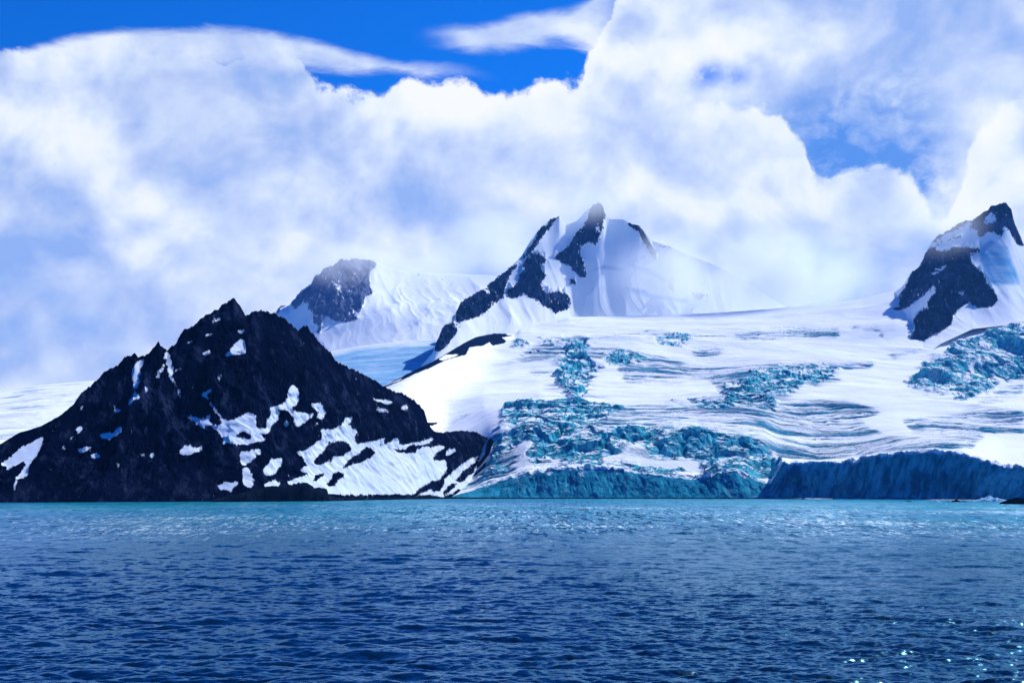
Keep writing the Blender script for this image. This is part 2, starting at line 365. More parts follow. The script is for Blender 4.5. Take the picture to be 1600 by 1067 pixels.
line_map.blur(3.5)
rock_map = Map()
for p in [CL2([(660,470),(720,440),(760,420),(840,370),(900,340),(940,305),(990,270),(1050,245),(1110,240),(1219,215),(1300,200),(1219,235),(1140,275),(1080,280),(1060,318),(1010,330),(960,345),(880,385),(800,415),(730,440)]),
          CL3([(120,925),(200,895),(340,820),(380,780),(430,765),(500,715),(560,690),(650,672),(700,680),(745,682),(640,690),(560,735),(490,745),(515,770),(480,775),(400,800),(350,825),(200,900),(125,930)]),
          CL3([(625,720),(640,700),(680,690),(705,710),(690,722),(640,732)]), CL2([(800,645),(860,640),(935,640),(900,655),(830,655)]),
          CL7([(0,680),(75,682),(30,690),(0,695)]), CL6([(590,555),(650,540),(640,560),(605,565)])]:
    rock_map.poly(p)
for p in [[(1010,915),(1040,870),(1110,845),(1150,790),(1160,735),(1180,712),(1192,730),(1172,790),(1125,850),(1060,900),(1020,925)], [(950,975),(980,935),(1020,930),(1060,900),(1095,880),(1040,925),(1000,960),(960,985)], [(900,985),(930,960),(965,945),(940,985)],
          [(1000,900),(1060,830),(1120,760),(1150,720),(1140,765),(1085,835),(1020,898)], [(1075,905),(1120,870),(1160,820),(1150,850),(1110,890)], [(985,975),(1030,955),(1060,930),(1040,955),(1000,980)]]:
    rock_map.poly(CL2(p))
rock_map.poly(CL2([(930,340),(960,318),(1030,315),(1010,325),(950,345)]), 0.0)
rock_map.blur(.6)

L_top = [(600,790),(690,780),(700,776),(740,765),(756,758),(790,748),(821,738),(845,733),(869,730),(925,729),(981,733),(1037,741),(1070,745),(1094,747),(1110,742),(1122,734),(1150,733),(1165,738),(1185,750),(1205,754),(1222,722),(1275,723),(1337,719),(1370,711),(1400,706),(1459,703),(1506,709),(1569,727),(1600,730),(1700,735)]
L_ser = [(560,779),(688,777),(697,768),(708,749),(721,735),(734,724),(744,711),(754,700),(762,688),(768,681),(784,670),(826,665),(953,665),(1037,667),(1094,675),(1150,682),(1194,691),(1219,706),(1275,716),(1337,713),(1400,701),(1459,698),(1506,703),(1569,721),(1600,724),(1700,729)]
L_b2 = [(560,660),(640,672),(700,660),(756,637),(800,628),(841,624),(953,629),(1037,629),(1100,623),(1162,620),(1219,627),(1300,634),(1400,640),(1500,650),(1600,664),(1700,670)]
L_b3 = [(560,640),(640,640),(700,630),(756,618),(841,612),(953,617),(1037,618),(1162,610),(1219,613),(1300,620),(1400,625),(1500,630),(1600,640),(1700,645)]
L_m1 = [(560,625),(640,612),(700,596),(800,577),(900,572),(1000,574),(1100,580),(1200,570),(1300,575),(1400,585),(1500,590),(1600,590),(1700,590)]
L_m2 = [(560,629),(600,610),(650,588),(700,565),(760,545),(800,536),(850,529),(1000,528),(1100,533),(1200,537),(1300,540),(1400,545),(1500,552),(1600,540),(1700,535)]
L_rg = [(560,625),(599,603),(616,594),(656,574),(672,567),(701,550),(724,536),(744,526),(773,520),(790,521),(804,522),(812,514),(830,507),(888,494.5),(964,493.5),(1108,488.5),(1200,482),(1260,477),(1300,473),(1350,465),(1400,452),(1500,448),(1600,440),(1700,430)]
YB = [(560,2080),(700,2030),(1000,2000),(1300,1900),(1450,1740),(1600,1600),(1700,1540),(1860,1460)]

def build_glacier():
    px = np.linspace(560, 1860, 1740)
    g = lambda L, n=15: smooth1(line(L, px), n)
    yb = g(YB)
    left = 1 - sst(1165, 1240, px)                 # 1 where the front is stepped, 0 where it is one cliff
    far = g([(560,3100),(650,3500),(760,4700),(850,5700),(1000,6100),(1700,6000)], 61)
    base = YH + F * (ZC + 3) / yb
    lines = [(base, yb), (line(L_top, px), yb + 30 + 45 * left), (line(L_top, px) - 3 - 7 * left, yb + 120 + 40 * left), (g(L_ser), yb + 330),
             (g(L_b3, 31) * .15 + g(L_b2, 31) * .3 + g(L_ser, 31) * .55, yb + 720),
             (g(L_b2), np.minimum(yb + 1100, far - 700)), (g(L_b3), np.minimum(yb + 1260, far - 600)), (g(L_m1, 41), np.minimum(np.full_like(px, 4150), far - 350)), (g(L_m2, 31), np.minimum(np.full_like(px, 4750), far - 180)),
             (g(L_rg, 19), far), (g(L_rg, 19) + 24, far + 420), (np.full_like(px, YH - 20), far + 900)]
    lines = [(p, y if k < 4 else smooth1(y, 141)) for k, (p, y) in enumerate(lines)]
    rows = [130, 60, 240, 90, 110, 60, 130, 150, 110, 14, 6]
    PYs = []; Ys = []
    for k, n in enumerate(rows):
        (p0, y0), (p1, y1) = lines[k], lines[k + 1]
        s = np.linspace(0, 1, n, endpoint=(k == len(rows) - 1))[:, None]
        PYs.append(p0 + (p1 - p0) * s); Ys.append(y0 + (y1 - y0) * s)
    PY = np.concatenate(PYs); Y = np.concatenate(Ys)
    nr = np.cumsum([0] + rows)
    Z = (YH - PY) / F * Y + ZC
    # soften the creases between the belts above the front
    a = nr[3]
    for _ in range(10):
        Z[a + 1:-1] = .25 * Z[a:-2] + .5 * Z[a + 1:-1] + .25 * Z[a + 2:]
    X = (px[None, :] - 800) / F * Y
    qx, qy = proj(X, Y, Z)
    ridge_fade = 1 - sst(far[None, :] - 300, far[None, :] - 40, Y)
    wxq = 22 * fbm(X / 190, Y / 400, 3, 3) + 12 * fbm(X / 45, Y / 110, 4, 2); wyq = 5 * fbm(X / 120, Y / 400, 3, 4) + 4 * fbm(X / 35, Y / 90, 4, 6)
    ice = ice_map.at(qx + wxq, qy + wyq)
    ln = line_map.at(qx + 8 * fbm(X / 120, Y / 120, 3, 7), qy + 3 * fbm(X / 120, Y / 120, 3, 8))
    rowi = np.arange(len(PY))[:, None]
    cliff = (rowi <= nr[1]) * 1.0
    behind = (rowi > nr[1])
    # snow rolls
    Z0 = Z.copy()
    roll = np.clip((Y - 2100) / 1500, 0, 1) * ridge_fade
    Z = Z + roll * 15 * fbm(X / 420, Y / 260, 4, 71) + behind * 1.2 * fbm(X / 45, Y / 45, 4, 72)
    # broken ice: tilted blocks split by cracks
    up = sst(2500, 3300, Y)
    yy = np.where(Y < 2500, Y / 1.5, 2500 / 1.5 + (Y - 2500) / 4.5)
    wx = X + 14 * fbm(X / 34, yy / 34, 4, 81); wy = yy + 14 * fbm(X / 34, yy / 34, 4, 82)
    sx_ = 27 + 0 * Y
    f1, f2, cid = worley(wx / (44 + 40 * up), wy / (40 - 14 * up), 5)
    f1b, f2b, cidb = worley(wx / 19, wy / 15, 9)
    crack = sst(0, .25, f2 - f1); crackb = sst(0, .3, f2b - f1b)
    bulge = fbm(X / 90, yy / 60, 4, 85)
    blk = (cid - .4) * 11 * crack - (1 - crack) * 5 + (cidb - .5) * 3.2 * crackb - (1 - crackb) * 1.4 + 1.6 * fbm(X / 8, yy / 7, 3, 84) + 20 * bulge
    big8 = Map()
    for p in ICE_PARTS[7] + ICE_PARTS[3]: big8.poly(p)
    big8.blur(9)
    blk = blk + big8.at(qx + wxq, qy + wyq) * 46 * (ridged((X * .7 + yy * 1.1) / 190, (yy - X * .6) / 330, 3, 87) - .4)
    ragn = .55 * fbm(X / 60, yy / 26, 5, 88)
    wI = sst(.28, .72, ice + ragn * (1 - np.abs(2 * ice - 1))) * behind * ridge_fade
    Z = Z + wI * blk * (.74 + .30 * up)
    # long crevasses across the flow
    wv = 55 * fbm(X / 330, Y / 260, 4, 91) + 7 * fbm(X / 40, Y / 30, 3, 92) + 60 * np.sin(X / 500)
    sp = 36.0
    ph = (Y + 1.7 * wv + 22 * fbm(X / 60, Y / 200, 3, 99)) / sp
    fr = np.abs((ph % 1) - .5) * 2
    seg = fbm(X / 120, np.floor(ph) * 3.7, 3, 95)
    slit = sst(.45, .9, fr) * sst(-.30, .10, seg)
    ln = ln * np.where(px[None, :] < 870, 1 - sst(far[None, :] - 1100, far[None, :] - 600, Y), 1)
    wL = np.clip(ln * 1.15, 0, 1) * behind * (1 - .7 * wI) * (.15 + .85 * ridge_fade)
    Z = Z - wL * slit * (4.5 + 3 * sst(2600, 4400, Y))
    Z = Z + wL * 2.6 * fbm(X / 40, Y / 45, 4, 96)
    # the face of the front: flutes, hollows, a ragged lip
    t = (rowi / nr[1]).clip(0, 1)
    fx = px[None, :] + 0 * Z
    Hc = np.clip(Z[nr[1]][None, :], 3, 60)
    env = np.sin(np.clip(t, 0, 1) * math.pi * .92 + .15)
    face = 10 * (ridged(X / 38, Z / 90, 5, 101) - .5) + 5 * (ridged((X + 8 * fbm(X / 30, Z / 30, 2, 107)) / 22, Z / 45, 4, 106) - .5) + 3.5 * fbm(X / 7, Z / 14, 4, 102) + 10 * fbm(X / 90, Z / 50, 3, 103)
    Y = Y + cliff * env * face * np.clip(Hc / 30, .15, 1)
    X = X + cliff * env * 2.5 * fbm(X / 12 + 7, Z / 12, 3, 104)
    lip = (sst(nr[1] - 20, nr[1], rowi) * (1 - sst(nr[1], nr[1] + 40, rowi)))
    f1c, f2c, cidc = worley(X / 13, Y / 20, 15)
    Z = Z + lip * np.clip(Hc / 35, .1, 1) * ((cidc - .55) * 4 + 5 * fbm(X / 14, Y / 16, 5, 105))
    Z[0] = -4
    # what lies where
    gy = np.gradient(Z, axis=0) / np.maximum(np.abs(np.gradient(Y, axis=0)), .2)
    gx = np.gradient(Z, axis=1) / np.maximum(np.abs(np.gradient(X, axis=1)), .2)
    slope = np.sqrt(gx ** 2 + gy ** 2)
    steep = sst(.28, .75, slope)
    drift = sst(.04, .26, fbm(X / 75, yy / 30, 5, 140)) * (1 - .7 * steep)
    flow = sst(-.18, .30, fbm(X / 260, ph * .55, 5, 150)) * sst(.03, .55, np.maximum(ln, 1.25 * ice_wide.at(qx + wxq, qy + wyq))) * behind * (.1 + .9 * ridge_fade)
    iceA = .52 * flow * (1 - wI) + wI * (.28 + .72 * np.maximum(steep, 1 - np.minimum(crack, crackb)) - .85 * drift) + wL * (.80 * slit + .26)
    lipn = sst(.90, 1.0, t + .06 * fbm(X / 10, Y / 10, 3, 110)) * cliff
    snowface = sst(.1, .3, fbm(X / 16, Z / 10, 4, 112) - .95 + .95 * t)
    fresh = sst(.12, .42, fbm(X / 10 + 2 * fbm(X / 30, Z / 20, 3, 161), Z / 38, 5, 160) + .10 * fbm(X / 120, Z / 60, 2, 162))
    cA = np.clip(1 - .8 * lipn - .5 * snowface * left[None, :] - .20 * fresh, 0, 1)
    iceA = np.where(cliff > 0, cA, iceA)
    q2x, q2y = proj(X, Y, Z)
    rockA = rock_map.at(q2x + 2 * fbm(X / 15, Y / 15, 3, 120), q2y + 1.2 * fbm(X / 15, Y / 15, 3, 121)) * behind
    dark_tint = np.clip(wL * slit * .25, 0, 1)  # crevasse slits tinted darker blue-grey
    rockB = np.clip(rockA + cliff * sst(.11, .03, t + .04 * fbm(X / 8, X * 0, 3, 5)), 0, 1)
    dark_tint = np.clip(dark_tint + wL * sst(0, .35, fbm(X / 200, Y / 120, 3, 130)) * .22, 0, 1)
    teal = np.clip(wI * 1.0 + (1.0 - .68 * left[None, :]) * cliff, 0, 1) + 0 * Z
    root = bpy.data.objects.new('glacier', None); C.objects.link(root); root.location = (0, 0, 0)
    tag(root, 'broad white glacier with blue crevasses ending in an ice cliff at the sea', 'glacier', 'structure')
    at = {'ice': iceA, 'dark_tint': dark_tint, 'teal': teal, 'rock': rockB}
    n = nr[1]
    grid_mesh('ice_cliff', X[:n + 1], Y[:n + 1], Z[:n + 1], M_glac, {k: v[:n + 1] for k, v in at.items()}, root)
    Xs, Ys_, Zs = X[n:], Y[n:], Z[n:]
    ats = {k: v[n:] for k, v in at.items()}
    ids = np.zeros(Xs.shape, int)
    qx0, qy0 = (qx + wxq)[n:], (qy + wyq)[n:]
    for k, pts in enumerate(ICE_PARTS):
        m = Map()
        for p in pts: m.poly(p)
        m.blur(3.6)
        ids[(m.at(qx0, qy0) > .42) & (ice[n:] > .3)] = k + 1
    grid_mesh('snowfield', Xs, Ys_, Zs, M_glac, ats, root, faces=ids == 0)
    for k, lab in enumerate(ICE_LABELS):
        o = grid_mesh('icefall', Xs, Ys_, Zs, M_glac, ats, root, faces=ids == k + 1)
        o['label'] = lab
build_glacier()

# ------------------------------------------------------------------ mountains behind
def build_peak(name, label, sil, base, yb_, yr_, x0, x1, rockp, cutp, icep, seed, nc, nrow, rough=1.0, apx=1.15, jag=6, soft=1.0, dapple=0.0, silsm=7, back=1.0, mat=None):
    mp = Map()
    for p in rockp: mp.poly(p)
    for p in cutp: mp.poly(p, 0.0)
    mpw = Map(); mpw.a = mp.a.copy(); mpw.blur(7)
    mp.blur(2.0 * soft)
    im = Map()
    for p in icep: im.poly(p)
    im.blur(2.0)
    px = np.linspace(x0, x1, nc)
    s = line(sil, px); ss = smooth1(s, silsm * 6 + 1)
    b = line(base, px)
    yb = smooth1(line(yb_, px), 31); yr = smooth1(line(yr_, px), 31)
    T = np.concatenate([np.linspace(0, 1, nrow), np.linspace(1, 2, 26)[1:]])[:, None]
    Tf = np.minimum(T, 1)
    zb = (YH - b) / F * yb + ZC; zr = (YH - s) / F * yr + ZC; zs = (YH - ss) / F * yr + ZC
    w = sst(.7, 1, T) * (T <= 1) + (T > 1) * (1 - sst(1, 1.2, T))
    zc = zs * (1 - w) + zr * w
    Y = np.where(T <= 1, yb + (yr - yb) * T, yr + (T - 1) * 900 * back)
    prof = .4 * Tf + .6 * Tf ** apx
    Z = np.where(T <= 1, zb + (zc - zb) * prof, zc - (T - 1) * (zc - 20))
    X = (px[None, :] - 800) / F * Y
    env = np.sin(Tf * math.pi) ** .8 * (T <= 1)
    hh = np.clip((zc - zb) / 350, .1, 1.3)
    qx, qy = proj(X, Y, Z)
    rk = mp.at(qx, qy) * (T <= 1)
    rkw = sst(.2, .8, rk)
    wx = X + 60 * fbm(X / 250, Y / 250, 3, seed)
    Z = Z + env * hh * rough * (1 - .5 * rkw) * 3.5 * (ridged((wx + .25 * Y) / 75, Y / 900, 3, seed + 12) - .5)
    Z = Z + env * hh * rough * (20 * (ridged(wx / 330, Y / 700, 3, seed + 1) - .45) + rkw * (58 * (ridged(wx / 80, Y / 120, 5, seed + 2) - .3) + 12 * fbm(X / 24, Y / 24, 4, seed + 3)) + 2.2 * fbm(X / 90, Y / 140, 3, seed + 4))
    Z = Z + sst(.86, 1, T) * (T <= 1) * jag * rkw * (1.3 * fbm(X / 16, Y / 40, 3, seed + 5) + .7 * np.abs(perlin(X / 34, Y / 60, seed + 6)))
    q2x, q2y = proj(X, Y, Z)
    n1 = fbm(X / 26, Z / 26, 4, seed + 7)
    rk = mp.at(q2x + 2.5 * n1, q2y + 2.5 * fbm(X / 26 + 5, Z / 26, 4, seed + 8))
    if dapple: rk = rk * (1 - dapple * sst(.02, .3, fbm(X / 40, Z / 75, 4, seed + 9)))
    nearr = mpw.at(q2x, q2y)
    rk = np.maximum(rk, sst(.0, .12, ridged(X / 46, Z / 30, 5, seed + 15) - 1.02 + .62 * nearr) * (nearr > .04))
    ic = im.at(q2x + 2 * n1, q2y + 1.5 * n1)
    o = grid_mesh(name, X, Y, Z, mat or M_mid, {'snow': 1 - rk, 'ice': ic})
    return tag(o, label, 'mountain', 'structure')

# pointed peak in the middle
build_peak('mountain', 'pointed snowy peak with dark rock spire behind the glacier crest', 
    [(540,620),(600,606),(640,590),(676,552),(690,515),(710,490),(722,472),(760,447),(795,420),(815,400),(830,374),(845,356),(862,342),(874,338),(884,352),(902,345),(915,330),(925,323),(935,316),(942,322),(946,336),(952,342),(975,343),(985,350),(1000,354),(1008,364),(1020,377),(1045,384),(1058,390),(1080,400),(1110,411),(1150,431),(1200,463),(1250,492),(1330,520)],
    [(540,640),(680,566),(760,560),(900,520),(1330,530)], [(540,5600),(680,5500),(800,5900),(900,6450),(1330,6500)], [(540,5800),(680,5700),(760,6300),(860,6950),(935,6980),(1100,6830),(1330,6650)], 540, 1330,
    [CL3([(360,740),(370,690),(400,640),(445,620),(455,590),(480,530),(500,505),(600,460),(660,400),(720,360),(755,345),(785,330),(730,380),(715,420),(690,470),(700,500),(650,530),(600,580),(540,605),(490,615),(475,660),(430,725),(390,760),(362,755)]),
     CL3([(775,325),(800,280),(840,230),(860,175),(900,150),(920,115),(965,105),(930,150),(895,190),(870,225),(840,270),(790,320)]),
     CL3([(780,345),(820,300),(860,290),(895,315),(895,340),(860,355),(880,375),(895,400),(870,430),(875,460),(905,490),(925,475),(950,468),(1000,490),(1012,520),(1000,560),(950,570),(935,585),(925,560),(880,545),(850,510),(810,500),(800,480),(770,500),(730,510),(705,495),(705,465),(735,450),(765,400),(790,370)]),
     CL3([(1100,75),(1130,40),(1150,35),(1172,70),(1178,110),(1165,150),(1160,200),(1140,235),(1125,265),(1115,240),(1090,235),(1060,265),(1050,290),(1065,315),(1078,350),(1085,400),(1070,415),(1040,390),(1010,355),(970,340),(925,310),(960,290),(990,265),(1010,240),(1040,190),(1075,160),(1095,120)]),
     CL3([(1000,420),(1015,410),(1040,430),(1040,445),(1010,440)]),
     CL7([(595,120),(640,140),(670,150),(690,195),(720,235),(745,290),(758,330),(740,325),(710,290),(695,245),(660,190),(620,165)]), CL7([(797,420),(835,445),(840,470),(825,475),(800,450)]), CL7([(905,475),(960,485),(1010,485),(960,515),(930,505)]), CL7([(745,250),(820,260),(830,272),(760,262)])],
    [CL3([(595,460),(610,455),(630,480),(620,485)]), CL3([(455,610),(480,625),(470,655),(455,640)]), CL3([(720,450),(760,400),(770,405),(740,460)]), CL3([(830,420),(870,395),(885,390),(850,415)]), CL3([(1130,180),(1140,150),(1146,170),(1138,200)])],
    [CL7([(430,372),(500,354),(595,368),(595,376),(500,364)]), CL7([(600,340),(720,366),(800,420),(795,432),(700,385)]), CL7([(590,455),(700,470),(720,490),(900,515),(900,525),(710,500)])], 201, 900, 420, jag=9, dapple=.25)

# far hazy peak on the left
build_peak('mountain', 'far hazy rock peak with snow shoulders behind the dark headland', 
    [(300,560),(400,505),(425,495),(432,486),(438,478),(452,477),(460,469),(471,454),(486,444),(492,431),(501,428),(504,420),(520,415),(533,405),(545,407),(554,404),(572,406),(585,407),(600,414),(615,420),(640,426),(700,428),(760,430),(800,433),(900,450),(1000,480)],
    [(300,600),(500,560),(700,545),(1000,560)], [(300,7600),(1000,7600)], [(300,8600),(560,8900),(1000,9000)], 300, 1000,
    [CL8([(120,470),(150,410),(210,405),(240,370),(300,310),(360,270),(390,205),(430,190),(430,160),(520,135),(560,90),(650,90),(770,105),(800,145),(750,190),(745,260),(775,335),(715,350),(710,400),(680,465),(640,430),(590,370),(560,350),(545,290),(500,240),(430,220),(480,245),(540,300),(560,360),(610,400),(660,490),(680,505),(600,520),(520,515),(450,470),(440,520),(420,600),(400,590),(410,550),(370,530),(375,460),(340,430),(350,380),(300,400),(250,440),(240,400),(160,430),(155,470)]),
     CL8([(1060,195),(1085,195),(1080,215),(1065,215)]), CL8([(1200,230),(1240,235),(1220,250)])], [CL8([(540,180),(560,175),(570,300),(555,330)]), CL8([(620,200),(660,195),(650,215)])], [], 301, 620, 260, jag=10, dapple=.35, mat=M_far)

# blue ice basin below it
def simple_slope(name, label, cat, x0, x1, near, far, yn, yf, mat, icev, seed, nc=420, nrw=160, stripes=0.0, tintv=0.0):
    px = np.linspace(x0, x1, nc)
    pn = line(near, px); pf = line(far, px)
    T = np.concatenate([np.linspace(0, 1, nrw), np.linspace(1, 2, 12)[1:]])[:, None]
    Y = np.where(T <= 1, yn + (yf - yn) * T, yf + (T - 1) * 500) + 0 * px[None, :]
    zn = (YH - pn) / F * yn + ZC; zf = (YH - pf) / F * yf + ZC
    Z = np.where(T <= 1, zn + (zf - zn) * T ** .9, zf - (T - 1) * (zf - 10) * .6)
    X = (px[None, :] - 800) / F * Y
    Z = Z + (T <= 1) * np.sin(np.clip(T, 0, 1) * math.pi) * (14 * fbm(X / 500, Y / 260, 4, seed) + 3 * fbm(X / 60, Y / 30, 4, seed + 1))
    fr = fbm(X / 260, Y / 60, 5, seed + 2)
    sl = sst(.02, .25, fr) * stripes
    Z = Z - sl * 5
    o = grid_mesh(name, X, Y, Z, mat, {'ice': np.clip(icev(X, Y, T) + sl * .8, 0, 1), 'dark_tint': sl * tintv, 'teal': 0 * Z, 'snow': 1 + 0 * Z})
    return tag(o, label, cat, 'structure')
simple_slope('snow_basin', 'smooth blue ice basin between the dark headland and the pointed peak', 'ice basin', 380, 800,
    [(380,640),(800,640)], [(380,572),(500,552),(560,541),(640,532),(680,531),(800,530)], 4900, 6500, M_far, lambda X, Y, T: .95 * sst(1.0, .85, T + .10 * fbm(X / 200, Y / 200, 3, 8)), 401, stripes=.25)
simple_slope('snow_slope', 'pale snow slope far off beyond the left end of the headland', 'snow slope', -260, 420,
    [(-260,740),(420,740)], [(-260,622),(0,610),(60,602),(140,595),(250,588),(420,580)], 3800, 6800, M_glac, lambda X, Y, T: 0.10 * sst(.4, .8, T), 451, stripes=.55, tintv=.1)

# rock tower on the right
build_peak('mountain', 'dark rock tower capped with snow at the right edge above the glacier',
    [(1330,500),(1377,470),(1400,455),(1410,447),(1416.6,438),(1426,423),(1434.6,420),(1443,402),(1454,381),(1462.5,371),(1479,362),(1502,347),(1512,345),(1520,345),(1528,338),(1535,334.5),(1549.5,323),(1562.6,319),(1571,318),(1580.6,329.5),(1584,345),(1590.5,361),(1600,382),(1640,425),(1720,470),(1800,500)],
    [(1384,480),(1400,500),(1420,545),(1440,560),(1470,537),(1520,514),(1600,505),(1800,510)], [(1384,5800),(1400,5450),(1420,4850),(1440,4600),(1470,4850),(1520,5080),(1600,5200),(1800,5200)], [(1384,6050),(1420,5850),(1560,5800),(1800,5750)], 1384, 1800,
    [CL6([(600,560),(625,490),(660,440),(665,410),(685,370),(715,362),(740,300),(770,265),(790,255),(800,275),(830,285),(880,265),(930,265),(1000,262),(1015,285),(960,295),(970,340),(985,355),(1010,370),(1050,440),(1085,480),(1095,520),(1060,555),(1010,550),(970,540),(965,520),(920,550),(885,580),(875,630),(830,660),(740,710),(680,738),(662,730),(665,700),(700,660),(690,610),(720,570),(760,540),(765,515),(795,480),(800,445),(770,460),(720,510),(660,550),(625,562)]),
     CL6([(960,190),(975,135),(1020,95),(1065,60),(1105,48),(1130,45),(1165,80),(1175,150),(1195,180),(1210,230),(1222,262),(1190,255),(1165,220),(1150,180),(1120,160),(1115,220),(1100,215),(1085,195),(1040,190),(1025,210),(1000,215),(990,175)]),
     CL6([(770,245),(800,195),(850,160),(920,120),(975,110),(955,150),(900,180),(840,205),(790,240)]), CL6([(790,250),(850,225),(920,205),(925,215),(850,235),(800,255)])],
    [CL6([(775,385),(850,345),(860,350),(790,395)]), CL6([(1020,160),(1050,105),(1075,90),(1090,140),(1060,150)]), CL6([(900,480),(930,470),(945,500),(925,495)])],
    [CL6([(1000,270),(1060,230),(1140,260),(1160,330),(1190,400),(1200,440),(1100,440),(1060,440),(1020,370)])], 501, 620, 420, jag=7, dapple=.2, apx=1.7)  # blue shade on the tower's right-hand snow, painted in with the ice tint

# ------------------------------------------------------------------ sea
def wave_tile(n, L, lo, hi, wind, spread, slope_rms, seed, chop=1.0):
    r = np.random.default_rng(seed)
    k1 = np.fft.fftfreq(n, L / n) * 2 * math.pi
    kx, ky = np.meshgrid(k1, k1)
    k = np.hypot(kx, ky); k[0, 0] = 1
    th = np.arctan2(ky, kx) - wind
    sp = k ** -3.6 * np.exp(-(2 * math.pi / hi / k) ** 2) * np.exp(-(k * lo / (2 * math.pi)) ** 2) * (np.abs(np.cos(th)) ** spread + .06)
    sp[0, 0] = 0
    h = np.sqrt(sp) * (r.normal(size=(n, n)) + 1j * r.normal(size=(n, n)))
    z = np.fft.ifft2(h); sx = np.fft.ifft2(1j * kx * h); sy = np.fft.ifft2(1j * ky * h)
    sc = slope_rms / math.sqrt((sx.real ** 2 + sy.real ** 2).mean())
    dx = np.fft.ifft2(-1j * kx / k * h).real * sc * chop; dy = np.fft.ifft2(-1j * ky / k * h).real * sc * chop
    return z.real * sc, dx, dy
def tile_at(a, L, x, y):
    n = a.shape[0]
    u = (x / L % 1) * n; v = (y / L % 1) * n
    i = np.floor(u).astype(int); j = np.floor(v).astype(int); fu = u - i; fv = v - j
    i %= n; j %= n; i1 = (i + 1) % n; j1 = (j + 1) % n
    return (a[j, i] * (1 - fu) + a[j, i1] * fu) * (1 - fv) + (a[j1, i] * (1 - fu) + a[j1, i1] * fu) * fv

def mat_sea():
    m, t = material('sea water')
    p = t.pos()
    sx = t.n('ShaderNodeSeparateXYZ', {0: p})
    near = t.mr(sx.outputs[1], 110, 900)                  # silt from the glacier greens the water towards the shore
    big = t.noise(t.sv(p, (.004, .0012, 0)), 1, 4, .55)
    col = t.mix(near, (.0002, .010, .034), (.001, .095, .135))
    col = t.mix(t.m('MULTIPLY', t.mr(big, .4, .65), .5), col, (.001, .03, .11))
    # ripples too small for the mesh
    c1 = t.noise(t.sv(p, (2.2, 3.6, 1)), 1.0, 5, .76, col=True)
    c2 = t.noise(t.sv(p, (.05, .10, 1)), 1.0, 6, .8, col=True)
    gust = t.mr(t.noise(t.sv(p, (.003, .0022, 0)), 1, 4, .6), .36, .64, .40, 1.30)
    d = t.vm('ADD', t.vm('MULTIPLY', t.vm('SUBTRACT', c1, (.5, .5, .5)), (1.0, 1.1, 0)), t.vm('MULTIPLY', t.vm('SUBTRACT', c2, (.5, .5, .5)), (.5, 1.2, 0)))
    c3 = t.noise(t.sv(p, (.42, .030, 1)), 1.0, 5, .68, col=True)     # wave groups, drawn out along the wind
    d = t.vm('ADD', d, t.vm('MULTIPLY', t.vm('SCALE', t.vm('SUBTRACT', c3, (.5, .5, .5)), Scale=t.mr(sx.outputs[1], 120, 800, .15, 1.0)), (2.2, 3.6, 0)))
    # a squall roughens the water off the ice front
    sq = t.m('MULTIPLY', t.m('MULTIPLY', t.mr(sx.outputs[1], 330, 420), t.mr(sx.outputs[1], 1100, 700)), t.mr(t.m('ADD', sx.outputs[0], t.m('MULTIPLY', t.m('SUBTRACT', big, .5), 500)), -190, 60))
    d = t.vm('SCALE', d, Scale=t.m('ADD', gust, t.m('MULTIPLY', sq, .28)))
    n = t.vm('NORMALIZE', t.vm('ADD', t.n('ShaderNodeNewGeometry').outputs['Normal'], d))
    # sun glitter painted into the water colour as thin pale flecks
    lane = t.m('MULTIPLY', t.mr(sx.outputs[1], 230, 520), t.mr(sx.outputs[1], 1500, 800))
    side = t.mr(t.m('ADD', sx.outputs[0], t.m('MULTIPLY', t.m('SUBTRACT', big, .5), 700)), -420, 120, .25, 1)
    fl = t.noise(t.sv(p, (.62, .055, 1)), 1.0, 5, .74, .3)
    patch = t.noise(t.sv(p, (.012, .006, 1)), 1.0, 4, .6)
    glitter = t.m('MULTIPLY', t.mr(t.m('ADD', fl, t.m('MULTIPLY', t.m('SUBTRACT', patch, .5), .44)), .535, .68), t.m('MULTIPLY', lane, side))
    col = t.mix(t.m('MULTIPLY', glitter, .75), col, (.62, .74, .80))
    body = t.n('ShaderNodeBsdfDiffuse', {'Color': col, 'Normal': n})
    # surface reflection: 2 % head-on rising towards the horizon, blue-tinted by the clear cold water
    pb = t.n('ShaderNodeBsdfPrincipled', {'Base Color': (.022, .022, .024, 1), 'Metallic': 1.0, 'Normal': n, 'Roughness': t.mr(sx.outputs[1], 90, 700, .22, .30), 'Specular Tint': (.47, .80, 1, 1)})
    ad = t.n('ShaderNodeAddShader', {0: body.outputs[0], 1: pb.outputs[0]})
    o = t.n('ShaderNodeOutputMaterial'); t.t.links.new(ad.outputs[0], o.inputs[0])
    return m

